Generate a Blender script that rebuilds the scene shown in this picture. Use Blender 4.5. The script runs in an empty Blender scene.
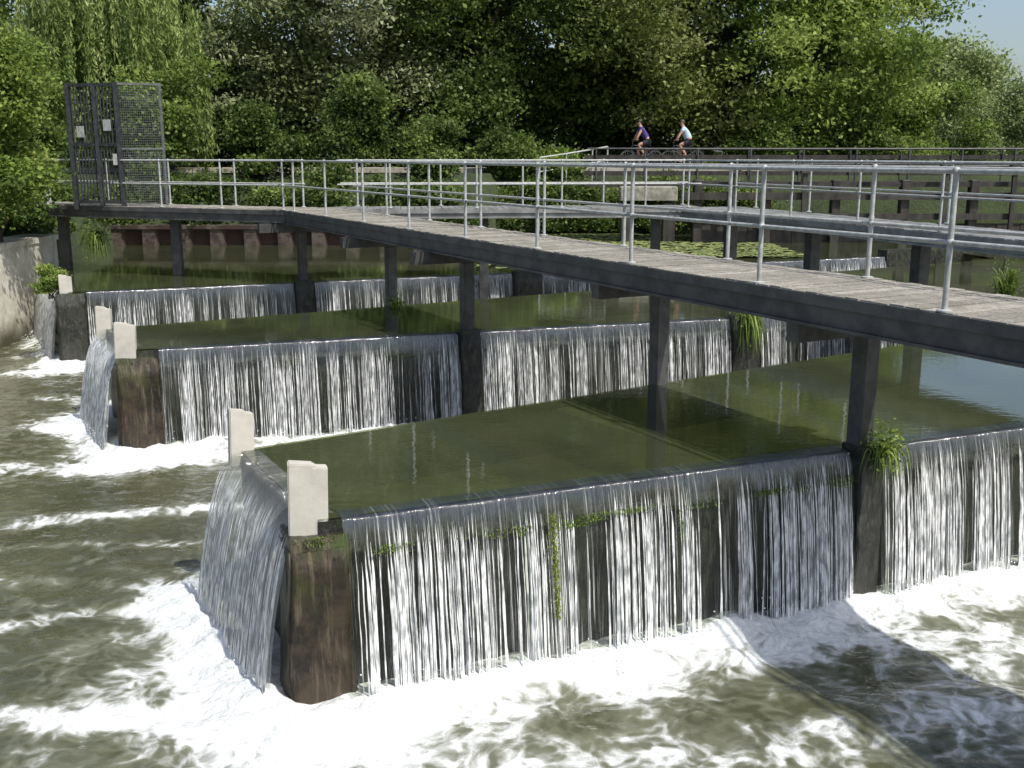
import bpy, bmesh, math, random
import numpy as np
from mathutils import Vector, Matrix
random.seed(7); rng = np.random.default_rng(7)
SC = bpy.context.scene; COL = SC.collection
R = math.radians

# ---------------------------------------------------------------- basics
def tag(o, label=None, cat=None, group=None, kind=None):
    if label: o['label'] = label
    if cat: o['category'] = cat
    if group: o['group'] = group
    if kind: o['kind'] = kind
    return o
def empty(name, loc, label, cat, group=None, rz=0):
    o = bpy.data.objects.new(name, None); COL.objects.link(o)
    o.location = loc; o.rotation_euler = (0, 0, rz); o.empty_display_size = .2
    return tag(o, label, cat, group)
def rootloc(p):
    while p.parent: p = p.parent
    return np.array(p.location)
def link(me, name, m, parent=None, smooth=False):
    me.name = name
    if m: me.materials.append(m)
    o = bpy.data.objects.new(name, me); COL.objects.link(o)
    if parent: o.parent = parent
    if smooth:
        me.polygons.foreach_set('use_smooth', np.ones(len(me.polygons), bool))
    return o
def quads_mesh(V, Q):
    V = np.asarray(V, np.float32); Q = np.asarray(Q, np.int32)
    me = bpy.data.meshes.new('m')
    me.vertices.add(len(V)); me.vertices.foreach_set('co', V.ravel())
    me.loops.add(Q.size); me.loops.foreach_set('vertex_index', Q.ravel())
    me.polygons.add(len(Q)); me.polygons.foreach_set('loop_start', np.arange(len(Q), dtype=np.int32)*4)
    me.update(calc_edges=True)
    return me
class MB:
    def __init__(s): s.v = []; s.f = []
    def add(s, vs, fs):
        b = len(s.v); s.v += [tuple(v) for v in vs]; s.f += [tuple(b+i for i in f) for f in fs]
    def frame(s, p, q, w, h, bev=0, up=Vector((0,0,1))):
        p, q = Vector(p), Vector(q); d = (q-p).normalized()
        if abs(d.dot(up)) > .98: up = Vector((0,1,0))
        x = d.cross(up).normalized(); y = x.cross(d)
        if bev:
            a, b, c = w/2, h/2, bev
            pr = [(-a+c,-b),(a-c,-b),(a,-b+c),(a,b-c),(a-c,b),(-a+c,b),(-a,b-c),(-a,-b+c)]
        else: pr = [(-w/2,-h/2),(w/2,-h/2),(w/2,h/2),(-w/2,h/2)]
        n = len(pr)
        vs = [p+x*i+y*j for i, j in pr]+[q+x*i+y*j for i, j in pr]
        s.add(vs, [(i,(i+1)%n,n+(i+1)%n,n+i) for i in range(n)]+[tuple(range(n))[::-1], tuple(range(n,2*n))])
    def box(s, c, sz, rz=0, bev=0):
        c = Vector(c); d = Vector((0,0,sz[2]/2))
        x = Vector((math.cos(rz),math.sin(rz),0)); y = Vector((-math.sin(rz),math.cos(rz),0))
        a, b, e = sz[0]/2, sz[1]/2, bev
        if bev: pr = [(-a+e,-b),(a-e,-b),(a,-b+e),(a,b-e),(a-e,b),(-a+e,b),(-a,b-e),(-a,-b+e)]
        else: pr = [(-a,-b),(a,-b),(a,b),(-a,b)]
        n = len(pr)
        if not bev:
            vs = [c-d+x*i+y*j for i,j in pr]+[c+d+x*i+y*j for i,j in pr]
            s.add(vs, [(i,(i+1)%n,n+(i+1)%n,n+i) for i in range(n)]+[tuple(range(n))[::-1], tuple(range(n,2*n))])
        else:
            k = Vector((0,0,bev)); sx = (a-e)/a; sy = (b-e)/b
            vs = [c-d+x*i+y*j for i,j in pr]+[c+d-k+x*i+y*j for i,j in pr]+[c+d+x*i*sx+y*j*sy for i,j in pr]
            f = [(i,(i+1)%n,n+(i+1)%n,n+i) for i in range(n)]+[(n+i,n+(i+1)%n,2*n+(i+1)%n,2*n+i) for i in range(n)]
            s.add(vs, f+[tuple(range(n))[::-1], tuple(range(2*n,3*n))])
    def chain(s, pts, rad, n=8, cap=True):
        pts = [Vector(p) for p in pts]
        if not hasattr(rad, '__len__'): rad = [rad]*len(pts)
        px = None; vs = []
        for i, p in enumerate(pts):
            d = (pts[min(i+1,len(pts)-1)]-pts[max(i-1,0)]).normalized()
            if px is None:
                px = d.orthogonal().normalized()
            px = (px-d*px.dot(d)).normalized(); y = d.cross(px)
            vs += [p+(px*math.cos(2*math.pi*k/n)+y*math.sin(2*math.pi*k/n))*rad[i] for k in range(n)]
        f = [(i*n+k, i*n+(k+1)%n, (i+1)*n+(k+1)%n, (i+1)*n+k) for i in range(len(pts)-1) for k in range(n)]
        if cap: f += [tuple(range(n))[::-1], tuple(range((len(pts)-1)*n, len(pts)*n))]
        s.add(vs, f)
    def tube(s, p, q, r, n=8): s.chain([p,q], r, n)
    def prism(s, poly, z0, z1):
        n = len(poly)
        vs = [(x,y,z0) for x,y in poly]+[(x,y,z1) for x,y in poly]
        s.add(vs, [(i,(i+1)%n,n+(i+1)%n,n+i) for i in range(n)]+[tuple(range(n))[::-1], tuple(range(n,2*n))])
    def torus(s, c, R_, r, ax='y', n=24, m=6):
        vs = []
        for i in range(n):
            a = 2*math.pi*i/n
            for j in range(m):
                b = 2*math.pi*j/m; rr = R_+r*math.cos(b)
                vs.append((c[0]+rr*math.cos(a), c[1]+r*math.sin(b), c[2]+rr*math.sin(a)))
        s.add(vs, [(i*m+j, i*m+(j+1)%m, ((i+1)%n)*m+(j+1)%m, ((i+1)%n)*m+j) for i in range(n) for j in range(m)])
    def ball(s, c, r, n=10, m=6):
        if not hasattr(r,'__len__'): r = (r,r,r)
        vs = [(c[0],c[1],c[2]+r[2])]
        for i in range(1,m):
            t = math.pi*i/m
            for k in range(n):
                a = 2*math.pi*k/n
                vs.append((c[0]+r[0]*math.sin(t)*math.cos(a), c[1]+r[1]*math.sin(t)*math.sin(a), c[2]+r[2]*math.cos(t)))
        vs.append((c[0],c[1],c[2]-r[2])); e = len(vs)-1
        f = [(0,1+k,1+(k+1)%n) for k in range(n)]
        for i in range(m-2):
            f += [(1+i*n+k,1+(i+1)*n+k,1+(i+1)*n+(k+1)%n,1+i*n+(k+1)%n) for k in range(n)]
        f += [(e,1+(m-2)*n+(k+1)%n,1+(m-2)*n+k) for k in range(n)]
        s.add(vs, f)
    def build(s, name, m, parent=None, smooth=False, local=False, loc=None):
        me = bpy.data.meshes.new(name)
        o = np.zeros(3)
        if parent and not local: o = rootloc(parent)
        if loc is not None: o = np.array(loc)
        me.from_pydata([tuple(np.array(v)-o) for v in s.v], [], s.f)
        bm = bmesh.new(); bm.from_mesh(me); bmesh.ops.recalc_face_normals(bm, faces=bm.faces); bm.to_mesh(me); bm.free()
        ob = link(me, name, m, parent, smooth)
        if smooth:
            try: me.set_sharp_from_angle(angle=R(40))
            except Exception: pass
        if loc is not None: ob.location = loc
        return ob

# value noise
_T = rng.random((256,256))
def vn(x, y, s=0):
    x = np.asarray(x, float)+s*17.3; y = np.asarray(y, float)+s*31.7
    xi = np.floor(x).astype(int); yi = np.floor(y).astype(int); fx = x-xi; fy = y-yi
    fx = fx*fx*(3-2*fx); fy = fy*fy*(3-2*fy)
    g = lambda i, j: _T[i & 255, j & 255]
    return (g(xi,yi)*(1-fx)+g(xi+1,yi)*fx)*(1-fy)+(g(xi,yi+1)*(1-fx)+g(xi+1,yi+1)*fx)*fy
def fbm(x, y, s=0, o=4):
    r = 0; a = .5
    for i in range(o): r = r+a*vn(x*2**i, y*2**i, s+i*3); a *= .5
    return r/(1-.5**o)

# ---------------------------------------------------------------- materials
class NT:
    def __init__(s, name):
        s.m = bpy.data.materials.new(name); s.m.use_nodes = True; s.t = s.m.node_tree; s.t.nodes.clear()
    def n(s, typ, ins=None, **kw):
        nd = s.t.nodes.new(typ)
        for k, v in kw.items(): setattr(nd, k, v)
        for k, v in (ins or {}).items():
            if isinstance(v, bpy.types.NodeSocket): s.t.links.new(v, nd.inputs[k])
            else: nd.inputs[k].default_value = v
        return nd
    def math(s, op, a, b=0.0, clamp=False):
        nd = s.n('ShaderNodeMath', {0:a, 1:b}, operation=op); nd.use_clamp = clamp; return nd.outputs[0]
    def ss(s, v, a, b, lo=0.0, hi=1.0):
        return s.n('ShaderNodeMapRange', {'Value':v,'From Min':a,'From Max':b,'To Min':lo,'To Max':hi}, interpolation_type='SMOOTHSTEP').outputs[0]
    def mix(s, f, a, b):
        nd = s.n('ShaderNodeMix', data_type='RGBA')
        for i, v in ((0,f),(6,a),(7,b)):
            if isinstance(v, bpy.types.NodeSocket): s.t.links.new(v, nd.inputs[i])
            else: nd.inputs[i].default_value = v if i == 0 else (*v,1)[:4]
        return nd.outputs[2]
    def noise(s, vec, scale, detail=4, rough=.55, dist=0):
        return s.n('ShaderNodeTexNoise', {'Vector':vec,'Scale':scale,'Detail':detail,'Roughness':rough,'Distortion':dist}).outputs['Fac']
    def pos(s, sc=None):
        p = s.n('ShaderNodeNewGeometry').outputs['Position']
        if sc: p = s.n('ShaderNodeMapping', {'Vector':p,'Scale':sc}).outputs[0]
        return p
    def bump(s, h, st, d=.02, nrm=None):
        i = {'Height':h,'Strength':st,'Distance':d}
        if nrm: i['Normal'] = nrm
        return s.n('ShaderNodeBump', i).outputs[0]
    def bsdf(s, col, rough=.6, **k):
        i = {'Base Color': col if isinstance(col, bpy.types.NodeSocket) else (*col,1), 'Roughness': rough}
        i.update(k); return s.n('ShaderNodeBsdfPrincipled', i).outputs[0]
    def out(s, sh):
        o = s.n('ShaderNodeOutputMaterial'); s.t.links.new(sh, o.inputs[0]); return s.m
def simple(name, c1, c2, scale=6, rough=.7, bump=.3, bscale=None, metallic=0., stretch=None, d=.01, mask=(.35,.65)):
    t = NT(name); p = t.pos(stretch)
    f = t.noise(p, scale, 6, .65)
    col = t.mix(t.ss(f, *mask), c1, c2)
    h = t.noise(p, bscale or scale*4, 5, .6)
    return t.out(t.bsdf(col, rough, Normal=t.bump(h, bump, d), Metallic=metallic))

M = {}
M['galv'] = simple('galvanised_steel', (.30,.31,.30), (.46,.47,.455), 14, .6, .12, 60, .15)
M['darksteel'] = simple('dark_steel', (.03,.031,.032), (.07,.07,.068), 5, .5, .2, 40)
M['girder'] = simple('girder_paint', (.04,.04,.044), (.085,.085,.083), 3, .55, .25, 25)
M['greygirder'] = simple('grey_girder', (.15,.155,.15), (.26,.265,.255), 3, .6, .2, 25)
M['timber'] = simple('wet_black_timber', (.014,.012,.010), (.045,.039,.032), 4, .7, .5, 18, stretch=(1,1,.4))
M['concrete'] = simple('pale_concrete', (.42,.40,.345), (.54,.52,.46), 4, .85, .2, 35, mask=(.2,.7))
M['dullconcrete'] = simple('dull_concrete', (.15,.145,.12), (.29,.28,.235), 5, .9, .5, 30)
M['gate'] = simple('gate_paint', (.02,.022,.026), (.045,.047,.052), 9, .5, .1)
M['mesh'] = simple('gate_mesh_zinc', (.09,.095,.10), (.15,.155,.16), 9, .5, .1)
M['bark'] = simple('bark', (.03,.024,.018), (.085,.07,.05), 5, .9, .8, 20, stretch=(1,1,.25), d=.03)
M['path'] = simple('gravel_path', (.3,.27,.22), (.42,.39,.33), 3, .95, .4, 60)
M['tyre'] = simple('tyre_rubber', (.012,.012,.012), (.02,.02,.02), 9, .8, .1)
M['bikered'] = simple('bike_paint', (.02,.03,.07), (.03,.04,.09), 9, .3, .0)
M['skin'] = simple('skin', (.36,.2,.14), (.44,.26,.19), 8, .55, .05)
M['purple'] = simple('purple_cotton', (.05,.035,.17), (.075,.05,.23), 20, .9, .2)
M['paleblue'] = simple('pale_blue_cotton', (.38,.5,.64), (.5,.6,.72), 20, .9, .2)
M['navy'] = simple('navy_cotton', (.015,.018,.03), (.03,.03,.045), 20, .9, .2)
M['hair'] = simple('dark_hair', (.012,.008,.006), (.035,.022,.014), 60, .6, .3)
M['greyhair'] = simple('brown_hair', (.05,.033,.02), (.1,.07,.045), 60, .6, .3)
M['lily'] = simple('lily_leaf', (.13,.17,.055), (.25,.28,.11), 3, .5, .1)

def m_deck():
    t = NT('weathered_planks'); p = t.pos()
    isl = t.n('ShaderNodeNewGeometry').outputs['Random Per Island']
    f = t.noise(p, 9, 6, .7); g = t.noise(t.pos((1,1,1)), 45, 4, .7); l = t.noise(p, 1.6, 5, .65)
    c = t.mix(t.ss(f,.3,.7), (.19,.175,.145), (.41,.385,.33))
    c = t.mix(t.math('MULTIPLY', isl, .7), c, (.13,.12,.10))
    c = t.mix(t.ss(g,.5,.7), c, (.52,.495,.43))
    c = t.mix(t.ss(l,.46,.62,0,.5), c, (.14,.135,.105))
    return t.out(t.bsdf(c, .9, Normal=t.bump(g,.9,.012)))
M['deck'] = m_deck()
def m_wall(name, c1, c2, c3, moss=.5, rough=.35, mlo=.9, stretch=.35):
    t = NT(name); p = t.pos(); z = t.n('ShaderNodeSeparateXYZ', {0:p}).outputs[2]
    f = t.noise(p, 2.5, 8, .7, .6); g = t.noise(t.pos((1,1,stretch)), 14, 8, .7)
    c = t.mix(t.ss(f,.35,.62), c1, c2); c = t.mix(t.ss(g,.5,.68), c, c3)
    mz = t.ss(z, mlo, 1.6); mo = t.math('MULTIPLY', t.ss(t.noise(p, 4, 6, .7), .62-.25*moss, .75), mz)
    c = t.mix(t.math('MULTIPLY', mo, moss), c, (.05,.085,.012))
    h = t.math('ADD', t.math('MULTIPLY', f, .6), g)
    return t.out(t.bsdf(c, rough, Normal=t.bump(h, .9, .06)))
M['weir'] = m_wall('wet_weir_stone', (.012,.012,.010), (.042,.042,.034), (.075,.075,.06), .6, .32)
M['pier'] = m_wall('brown_pier_stone', (.014,.011,.008), (.060,.043,.027), (.125,.10,.068), .9, .25, .5, .12)
def m_bank():
    t = NT('stained_bank_concrete'); p = t.pos(); z = t.n('ShaderNodeSeparateXYZ', {0:p}).outputs[2]
    f = t.noise(p, 1.6, 8, .7); g = t.noise(t.pos((1,1,.2)), 5, 6, .6)
    c = t.mix(t.ss(f,.35,.65), (.44,.42,.34), (.62,.60,.51)); c = t.mix(t.ss(g,.54,.70), c, (.26,.25,.18))
    c = t.mix(t.ss(t.math('ADD', z, t.math('MULTIPLY', f, .8)), 1.2, .4), c, (.06,.055,.03))
    return t.out(t.bsdf(c, .85, Normal=t.bump(t.noise(p,18,6,.6),.5,.02)))
M['bank'] = m_bank()
def m_pile():
    t = NT('rusty_sheet_piling'); p = t.pos(); x = t.n('ShaderNodeSeparateXYZ', {0:p}).outputs[0]
    w = t.math('SINE', t.math('MULTIPLY', x, 2*math.pi/1.1))
    f = t.noise(p, 3, 6, .7)
    c = t.mix(t.ss(t.math('ADD', w, f), .2, .9), (.040,.021,.015), (.075,.064,.052))
    c = t.mix(t.ss(f,.42,.6), c, (.03,.018,.013))
    return t.out(t.bsdf(c, .85, Normal=t.bump(t.noise(p,20,4),.4)))
M['pile'] = m_pile()
def m_ground():
    t = NT('bank_grass'); p = t.pos()
    f = t.noise(p, .5, 8, .7); g = t.noise(p, 12, 6, .7)
    c = t.mix(t.ss(f,.35,.65), (.018,.028,.010), (.04,.06,.016)); c = t.mix(t.ss(g,.45,.75), c, (.065,.08,.03))
    return t.out(t.bsdf(c, .95, Normal=t.bump(g,.8,.1)))
M['ground'] = m_ground()
def m_leaf(name, dark, mid, light, tr=.42, rough=.55):
    t = NT(name)
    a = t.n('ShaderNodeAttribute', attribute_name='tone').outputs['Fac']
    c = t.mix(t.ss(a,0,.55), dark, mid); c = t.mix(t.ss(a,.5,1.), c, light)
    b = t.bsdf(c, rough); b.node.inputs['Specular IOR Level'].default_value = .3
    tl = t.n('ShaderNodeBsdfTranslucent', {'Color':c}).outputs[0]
    return t.out(t.n('ShaderNodeMixShader', {0:tr,1:b,2:tl}).outputs[0])
L = {
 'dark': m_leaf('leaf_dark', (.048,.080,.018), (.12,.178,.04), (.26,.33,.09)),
 'mid':  m_leaf('leaf_mid', (.06,.10,.022), (.15,.22,.042), (.30,.375,.10)),
 'pale': m_leaf('leaf_pale', (.055,.08,.025), (.15,.185,.065), (.40,.43,.26), .33, .45),
 'willow': m_leaf('leaf_willow', (.10,.15,.04), (.23,.305,.085), (.42,.49,.19), .42),
 'bright': m_leaf('leaf_bright', (.075,.125,.024), (.18,.265,.048), (.35,.42,.115), .42),
 'olive': m_leaf('leaf_olive', (.065,.092,.02), (.165,.21,.048), (.35,.375,.15), .4),
 'far': m_leaf('leaf_far_haze', (.14,.195,.075), (.24,.305,.115), (.36,.42,.18), .35),  # leaf colours lightened to paint in the haze of distance
 'algae': m_leaf('algae_weed', (.14,.19,.02), (.25,.32,.04), (.38,.45,.08), .45),
}
def m_upper():
    t = NT('trough_water'); p = t.pos()
    n1 = t.noise(t.pos((1,1.6,1)), .7, 3, .5); n2 = t.noise(t.pos((1.3,2.2,1)), 5, 3, .5); n3 = t.noise(p, 22, 2, .5)
    h = t.math('ADD', t.math('ADD', t.math('MULTIPLY', n1, .8), t.math('MULTIPLY', n2, .30)), t.math('MULTIPLY', n3, .04))
    nm = t.bump(h, .045, .08)
    c = t.mix(t.ss(t.noise(p,.6,5,.6,.5),.25,.75), (.056,.067,.034), (.095,.110,.056))
    dif = t.n('ShaderNodeBsdfDiffuse', {'Color':c}).outputs[0]
    tr = t.n('ShaderNodeBsdfTransparent', {'Color':(.64,.68,.45,1)}).outputs[0]
    body = t.n('ShaderNodeMixShader', {0:.50,1:dif,2:tr}).outputs[0]
    gl = t.n('ShaderNodeBsdfGlossy', {'Color':(1,1,1,1),'Roughness':.01,'Normal':nm}).outputs[0]
    fr = t.n('ShaderNodeFresnel', {'IOR':1.75,'Normal':nm}).outputs[0]
    return t.out(t.n('ShaderNodeMixShader', {0:fr,1:body,2:gl}).outputs[0])
M['upper'] = m_upper()
def m_lower():
    t = NT('foaming_river'); p = t.pos()
    fo = t.n('ShaderNodeAttribute', attribute_name='foam').outputs['Fac']
    wv = t.n('ShaderNodeTexNoise', {'Vector':p,'Scale':1.5,'Detail':3}).outputs['Color']
    w = t.n('ShaderNodeVectorMath', {0:wv,1:(.5,.5,.5)}, operation='SUBTRACT').outputs[0]
    w = t.n('ShaderNodeVectorMath', {0:w,'Scale':.7}, operation='SCALE').outputs[0]
    pw = t.n('ShaderNodeVectorMath', {0:p,1:w}, operation='ADD').outputs[0]
    pm = t.n('ShaderNodeMapping', {'Vector':pw,'Scale':(.85,1.1,1)}).outputs[0]
    n1 = t.noise(pm, 1.25, 5, .52, .2); n2 = t.noise(pw, 11, 5, .6); n3 = t.noise(pm, 4.0, 5, .55, .2)
    v1 = t.n('ShaderNodeTexVoronoi', {'Vector':pw,'Scale':3.6}, feature='SMOOTH_F1').outputs['Distance']
    v2 = t.n('ShaderNodeTexVoronoi', {'Vector':pw,'Scale':9.5}, feature='SMOOTH_F1').outputs['Distance']
    lace = t.math('ADD', t.math('MULTIPLY', t.ss(v1,.12,.70), .26), t.math('MULTIPLY', t.ss(v2,.12,.70), .24))
    val = t.math('ADD', t.math('ADD', fo, t.math('MULTIPLY', t.math('SUBTRACT', n1, .5), 1.15)),
          t.math('ADD', t.math('SUBTRACT', lace, .24), t.math('ADD', t.math('MULTIPLY', t.math('SUBTRACT', n2, .5), .38), t.math('MULTIPLY', t.math('SUBTRACT', n3, .5), .6))))
    mask = t.math('MULTIPLY', t.ss(val, .45, .92), .95)
    hb = t.math('ADD', t.math('MULTIPLY', n2, .6), t.math('MULTIPLY', t.noise(pw, 24, 4, .6), .4))
    ripple = t.math('ADD', t.noise(t.pos((1,1.5,1)), 3.0, 4, .5, .3), t.math('MULTIPLY', t.noise(p,14,3), .12))
    wc = t.mix(t.ss(t.noise(p,.8,4,.6),.3,.7), (.052,.054,.029), (.082,.085,.049))
    wc = t.mix(t.ss(val,.12,.6,.0,.5), wc, (.22,.23,.17))
    wat = t.bsdf(wc, .06, IOR=1.36, Normal=t.bump(ripple,.5,.08))
    fc = t.mix(t.ss(hb,.34,.64), (.54,.57,.57), (.84,.86,.86))
    foam = t.bsdf(fc, .7, Normal=t.bump(hb,.7,.06))
    return t.out(t.n('ShaderNodeMixShader', {0:mask,1:wat,2:foam}).outputs[0])
M['lower'] = m_lower()
def m_sheet(name, full):
    t = NT(name)
    uv = t.n('ShaderNodeUVMap', uv_map='UVMap').outputs[0]
    sp = t.n('ShaderNodeSeparateXYZ', {0:uv}); h = sp.outputs[1]
    mp = lambda sx, sy: t.n('ShaderNodeMapping', {'Vector':uv,'Scale':(sx,sy,1)}).outputs[0]
    a = t.noise(mp(46,.6), 1, 3, .55); b = t.noise(mp(2.8,.4), 1, 3, .5); c = t.noise(mp(120,2), 1, 3, .55)
    s = t.math('ADD', a, t.math('ADD', t.math('MULTIPLY', t.math('SUBTRACT', b, .5), .5), t.math('MULTIPLY', t.math('SUBTRACT', c, .5), .5)))
    if full: wf = t.math('MULTIPLY', t.ss(s,.34,.70,.26,.92), t.ss(h,.0,.35,.12,1.))
    else: wf = t.math('MULTIPLY', t.ss(s,.52,.80), t.ss(h,.0,.12,.26,.56))
    nm = t.bump(t.math('ADD', a, t.math('MULTIPLY', c, .6)), .9, .025)
    white = t.bsdf((.80,.82,.82), .2, Normal=nm)
    gl = t.n('ShaderNodeBsdfGlossy', {'Roughness':.10,'Normal':nm}).outputs[0]
    tr = t.n('ShaderNodeBsdfTransparent', {'Color':(.88,.91,.84,1)}).outputs[0]
    film = t.n('ShaderNodeMixShader', {0:t.ss(h,.0,.35,.14 if full else .24,.08),1:tr,2:gl}).outputs[0]
    return t.out(t.n('ShaderNodeMixShader', {0:wf,1:film,2:white}).outputs[0])
M['sheet'] = m_sheet('falling_sheet', False); M['fullsheet'] = m_sheet('smooth_falling_sheet', True)
def m_strand():
    t = NT('water_strands'); p = t.pos((1,1,.25))
    f = t.noise(p, 22, 3, .55)
    return t.out(t.bsdf(t.mix(t.ss(f,.34,.64), (.30,.32,.32), (.90,.91,.91)), .08, **{'Specular IOR Level':.8}))
M['strand'] = m_strand()
t = NT('spray'); M['spray'] = t.out(t.bsdf((.85,.88,.9), .25))
t = NT('river_bed'); M['bed'] = t.out(t.bsdf(t.mix(t.ss(t.noise(t.pos(),1.2,6,.65),.25,.75),(.07,.07,.04),(.17,.165,.10)), .9))

# ---------------------------------------------------------------- plan of the weir
H = 4.45; CZ = 1.58
V2 = lambda x, y: np.array((x, y), float)
b = V2(-1.56,8.02); c = V2(-2.71,10.08); a = b+V2(.92,.39)*17; d = c+V2(.827,.562)*20.5
f = V2(-5.7,15.6); g = V2(-6.9,17.6); e = f+V2(.95,.3126)*21; h = g+V2(.861,.509)*24
j = V2(-9.5,22.4); k = V2(-12.3,27.6); i_ = j+V2(.928,.371)*24.8
E0 = V2(3.35,8.15); D = V2(-.475,.88); Nn = V2(.88,.475)
def isect(p, dp, q, dq):
    A = np.array([[dp[0],-dq[0]],[dp[1],-dq[1]]]); s = np.linalg.solve(A, q-p); return p+dp*s[0]
def unit(v): return v/np.linalg.norm(v)
colline = E0+Nn*1.0
col_pts = [isect(colline, D, p, unit(q-p))+unit(q-p)*sh for (p, q), sh in zip(((b,a),(c,d),(f,e),(g,h),(j,i_)),(.07,.10,-.29,-.24,-.55))]

# water sheets
up = [a,b,c,d,e,f,g,h,i_,j,k,V2(-14.8,28.2),V2(-14.8,44),V2(60,44),V2(60,12)]
def ngon(pts, z, name, m):
    me = bpy.data.meshes.new(name); me.from_pydata([(p[0],p[1],z) for p in pts], [], [tuple(range(len(pts)))])
    if me.polygons[0].normal.z < 0: me.flip_normals()
    return tag(link(me, name, m), kind='structure')
ngon(up, CZ, 'upper_water', M['upper'])
ngon(up, 1.02, 'river_bed', M['bed'])

def segdist(X, Y, p, q):
    dx, dy = q-p; L2 = dx*dx+dy*dy
    tt = np.clip(((X-p[0])*dx+(Y-p[1])*dy)/L2, 0, 1)
    return np.hypot(X-p[0]-tt*dx, Y-p[1]-tt*dy)
def blob(X, Y, x, y, rx, ry, ang=0):
    ca, sa = math.cos(ang), math.sin(ang); u = (X-x)*ca+(Y-y)*sa; v = -(X-x)*sa+(Y-y)*ca
    return np.exp(-(u/rx)**2-(v/ry)**2)
ys = [4.0]
while ys[-1] < 31: ys.append(ys[-1]*1.0042)
ys = np.array([-12,-6,0,2,3]+ys); xs = np.arange(-15.,14.01,.05); xs = np.concatenate([[-40,-25],xs,[25,60]])
X, Y = np.meshgrid(xs, ys)
dT1 = segdist(X,Y,b,a); dE1 = segdist(X,Y,b,c); dR1 = segdist(X,Y,c,d)
dT2 = segdist(X,Y,f,e); dE2 = segdist(X,Y,f,g); dR2 = segdist(X,Y,g,h); dT3 = segdist(X,Y,j,i_); dE3 = segdist(X,Y,j,k)
G = lambda dd, w: np.exp(-(dd/w)**2)
F = -.01+0*X
F += .60*G(dT1-.1,.7)+.48*G(dT1,2.9)
F += .64*G(dE1-.45,.5)+.16*G(dE1,1.7)
F += .5*G(dR1,.7)+.70*G(dT2,.6)+.10*G(dT2,1.3)+.75*G(dE2-.3,.75)+.18*G(dE2,2.0)+.5*G(dR2,.7)+.65*G(dT3,.55)+.6*G(dE3,1.0)+.16*G(dE3,2.6)
F += -.30*blob(X,Y,2.25,8.15,.5,.28,.3)-.2*blob(X,Y,3.3,8.45,.4,.22,.3)+.28*blob(X,Y,2.6,7.2,2.6,.6,.15)+.34*blob(X,Y,4.4,8.5,1.4,.8,.3)-.26*blob(X,Y,.35,7.6,.5,.25,0)-.2*blob(X,Y,-.9,7.15,.5,.2,.2)
def streak(pts, w, amt):
    global F
    dd = np.minimum.reduce([segdist(X,Y,V2(*pts[i]),V2(*pts[i+1])) for i in range(len(pts)-1)]); F = F+amt*G(dd,w)
# curved swirls carried away to the left
def arc(cx, cy, rx, ry, a0, a1, w, amt, n=9):
    streak([(cx+rx*math.cos(q), cy+ry*math.sin(q)) for q in np.linspace(a0,a1,n)], w, amt)
streak([(-3.4,12.9),(-4.6,12.7),(-6.2,12.3),(-8.5,12.4)],.24,.62)
arc(-3.6,9.0,1.5,.8,.3,3.4,.18,.42); arc(-3.3,8.2,1.4,.5,-.2,-2.8,.18,.40); arc(-4.8,9.9,1.4,.6,.2,2.6,.16,.36)
arc(-2.9,7.2,1.6,.5,.6,3.0,.20,.40); arc(-4.6,11.3,1.6,.35,.2,2.9,.15,.36); arc(-2.7,9.1,.6,.5,-2.5,1.2,.16,.28)
streak([(-.8,7.2),(.6,7.2),(1.8,7.0)],.4,.16)
streak([(-2.0,16.4),(-4.4,15.1),(-6.4,14.6),(-8.6,14.9)],.32,.52)
arc(-8.4,16.3,2.2,.6,.2,2.8,.32,.44); arc(-9.4,18.4,2.4,.8,.0,2.8,.34,.40)
streak([(-9.6,21.8),(-11,21.2),(-13,21.6)],.4,.46); arc(-9.0,14.0,2.0,.5,.3,3.0,.2,.30)
F = np.clip(F, -.1, 1.2)
Zw = .09*(fbm(X*.9,Y*1.2,1)-.5)+.06*(fbm(X*2.4,Y*3.0,4)-.5)+.02*(vn(X*7,Y*8,9)-.5)
Zw *= np.clip(.6+F*.9, .5, 1.7)
near = np.minimum.reduce([dT1,dE1-.2,dT2,dE2,dT3,dE3])
Zw += .14*G(near-.3,.32)*(.3+1.3*fbm(X*3,Y*3,6))
ny, nx = X.shape
idx = np.arange(nx*ny).reshape(ny,nx)
Q = np.stack([idx[:-1,:-1],idx[:-1,1:],idx[1:,1:],idx[1:,:-1]],-1).reshape(-1,4)
me = quads_mesh(np.stack([X,Y,Zw],-1).reshape(-1,3), Q)
at_ = me.attributes.new('foam','FLOAT','POINT'); at_.data.foreach_set('value', F.astype(np.float32).ravel())
tag(link(me,'river_water',M['lower'],smooth=True), kind='structure')

# ground
gx = np.concatenate([np.linspace(-400,-40,10),np.linspace(-36,-16,14),np.linspace(-15,-12.4,14),np.linspace(-11,32,60),np.linspace(36,400,12)])
gy = np.concatenate([np.linspace(-60,-5,6),np.linspace(0,30,24),np.linspace(31,34.4,6),np.linspace(34.6,42,38),np.linspace(44,110,34),np.linspace(130,500,10)])
GX, GY = np.meshgrid(gx, gy)
rt = np.clip((GX+1.5)/1.5,0,1); edge = 34.7+4.5*rt
far = np.where(GY>edge, 1.75+2.05*np.clip((GY-edge)/(3.0-1.7*rt),0,1), -1.3)
lef = np.where(GX<-12.85, 2.2+1.1*np.clip((-13.2-GX)/2.2,0,1), -1.3)
rig = np.where(GX>34, -1+4*np.clip((GX-34)/6,0,1), -1.3)
GZ = np.maximum.reduce([far,lef,rig]); 
GZ = GZ+np.where(GZ>2, .12*(fbm(GX*.7,GY*.7,2)-.5)*np.where((GY>39)&(GY<46.5),.1,1), 0)
ny, nx = GX.shape; idx = np.arange(nx*ny).reshape(ny,nx)
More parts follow.
